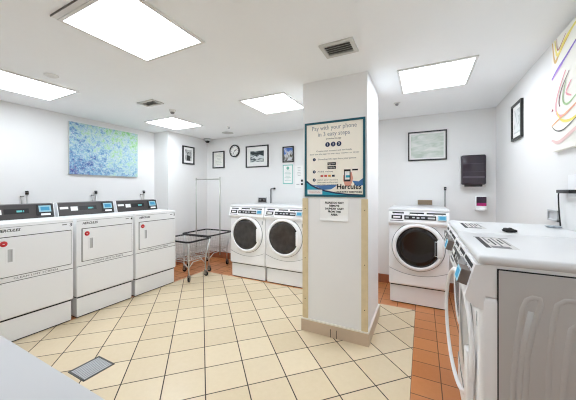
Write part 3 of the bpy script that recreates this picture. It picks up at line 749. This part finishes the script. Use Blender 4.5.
supply('back', .03, 1.268, .095, .034, M_BRASS, 'brown metal outlet plate on the back wall above the single washer', False)
supply('right', 2.64, 1.262, .085, .04, M_LGREY, 'grey outlet box on the right wall behind the washer lids', False)
def hose(path, r, m, label, name='drain_hose', cat='hose', group=None):
    o = thing(name, label, cat, path[0])
    base = Vector(path[0]); MB().tube([Vector(p) - base for p in path], r, m, 8).build('tube', o); return o
o = hose([(-2.60, 4.388, 1.10), (-2.60, 4.388, 1.41), (-2.597, 4.375, 1.45), (-2.575, 4.36, 1.475), (-2.545, 4.36, 1.478)], .013, M_GREY, 'thin grey hooked drain pipe standing up behind the pair of washers')
MB().lathe([(0, 0), (.018, 0), (.018, .03), (0, .03)], M_DARK, T(.07, -.01, .378) @ RY(90), 10).build('pipe_end', o)
o = hose([(.285, 4.392, 1.08), (.285, 4.392, 1.46), (.288, 4.36, 1.475)], .007, M_GREY, 'thin grey pipe on the back wall right of the single washer')
MB().lathe([(0, 0), (.015, 0), (.015, .05), (0, .05)], M_DARK, T(.002, -.008, .365), 10).build('pipe_end', o)
for y, lb in ((1.54, 'leftmost'), (2.36, 'middle'), (3.17, 'far right')):
    o = thing('gas_valve', {'leftmost': 'small chrome pipe with black valve on the wall left of the blue canvas', 'middle': 'small chrome pipe with black valve on the wall straight below the blue canvas', 'far right': 'small chrome pipe with black valve on the wall right of the blue canvas'}[lb], 'valve', (XL + .03, y, 1.135))
    MB().tube([(0, 0, -1.135), (0, 0, .30)], .008, M_CHROME, 8).build('pipe', o)
    b = MB(); b.box(-.03, .012, -.012, .014, .288, .304, M_BLACK, .004); b.box(-.03, .01, -.06, -.03, .225, .24, M_STEEL); b.lathe([(0, 0), (.018, 0), (.018, .03), (0, .03)], M_BLACK, T(0, 0, .255), 10); b.build('valve_handle', o)
    MB().tube([(-.03, -.05, .23), (0, -.05, .23), (0, -.05, .10)], .008, M_CHROME, 6).build('side_pipe', o)
# plug and cord on right wall
o = thing('power_cord', 'black power cord and plug hanging on the right wall below the looping canvas', 'cord', (XR - .005, 2.40, 1.44))
MB().box(-.04, -.001, -.10, .085, -.012, .012, M_BLACK, .005).build('plug', o)
MB().tube([(-.02, .08, -.002), (-.02, .10, -.01), (-.02, .105, -.03), (-.02, .10, -.09), (-.022, .085, -.16), (-.024, .065, -.22), (-.025, .06, -.237)], .0042, M_BLACK, 8).build('cable', o)
tag(MB().box(XR - .006, XR, 2.29, 2.42, 1.40, 1.55, M_WHITE2, .002).build('wall_socket'), 'white wall socket plate behind the black plug on the right wall', 'socket')
# little things lying on the right washer lids
ZT = 1.2055 * .989
b = MB(); r = random.Random(3)
bm_ = bmesh.new(); bmesh.ops.create_icosphere(bm_, subdivisions=3, radius=1)
for v in bm_.verts:
    n = .75 + .25 * math.sin(v.co.x * 5 + 1) * math.cos(v.co.y * 4) + r.uniform(-.06, .06)
    v.co = Vector((v.co.x * .042 * n, v.co.y * .05 * n, max(0, .011 + v.co.z * .018 * n)))
b.bm(bm_, mat('black_cloth', (24, 23, 24), .8), True)
o = b.build('cloth_scrap'); o.location = (.475, 2.06, ZT); tag(o, 'small crumpled black scrap lying on the white washer lids at right', 'cloth')
b = MB(); bm_ = bmesh.new(); bmesh.ops.create_icosphere(bm_, subdivisions=3, radius=1)
for v in bm_.verts:
    n = .8 + .2 * math.sin(v.co.x * 7) * math.cos(v.co.y * 6 + 1) + r.uniform(-.08, .08)
    v.co = Vector((v.co.x * .05 * n, v.co.y * .06 * n, max(0, .006 + v.co.z * .010 * n)))
b.bm(bm_, mat('grey_wrapper', (170, 178, 186), .35, .3, .5, .6, 40), True)
o = b.build('crumpled_wrapper'); o.location = (.80, 2.45, ZT); tag(o, 'small crumpled grey wrapper on the second washer lid near the right wall', 'wrapper')

# ------------------------------------------------------------------ folding table at lower left
t = thing('folding_table', 'plain white table top filling the lower left corner', 'table', (-1.85, .10, 0))
MB().box(-.95, .95, -.40, .415, .715, .75, M_TABLE, .006).build('table_top', t)
for sx in (-1, 1):
    for sy in (-1, 1): MB().tube([(sx * .82, sy * .32, 0), (sx * .82, sy * .32, .715)], .016, M_GREY, 8).build('leg', t)

# ------------------------------------------------------------------ camera, world, view
cam = bpy.data.cameras.new('camera'); co = bpy.data.objects.new('camera', cam); C.objects.link(co)
f_px = 265.0
cam.sensor_fit = 'HORIZONTAL'; cam.sensor_width = 36; cam.lens = f_px / 576 * 36
cam.shift_y = -10.0 / 576
co.location = (0, 0, 1.45); co.rotation_euler = (math.pi / 2, 0, 0.47); cam.clip_start = .02
SC.camera = co
w = bpy.data.worlds.new('world'); SC.world = w; w.use_nodes = True
w.node_tree.nodes['Background'].inputs[0].default_value = (1, 1, 1, 1); w.node_tree.nodes['Background'].inputs[1].default_value = 0.1
SC.view_settings.view_transform = 'Standard'; SC.view_settings.look = 'None'; SC.view_settings.gamma = 1; SC.view_settings.use_curve_mapping = False
SC.view_settings.exposure = 0.29
SC.cycles.use_denoising = True
SC.cycles.filter_width = 1.1
SC.cycles.max_bounces = 10; SC.cycles.diffuse_bounces = 6; SC.cycles.transparent_max_bounces = 12
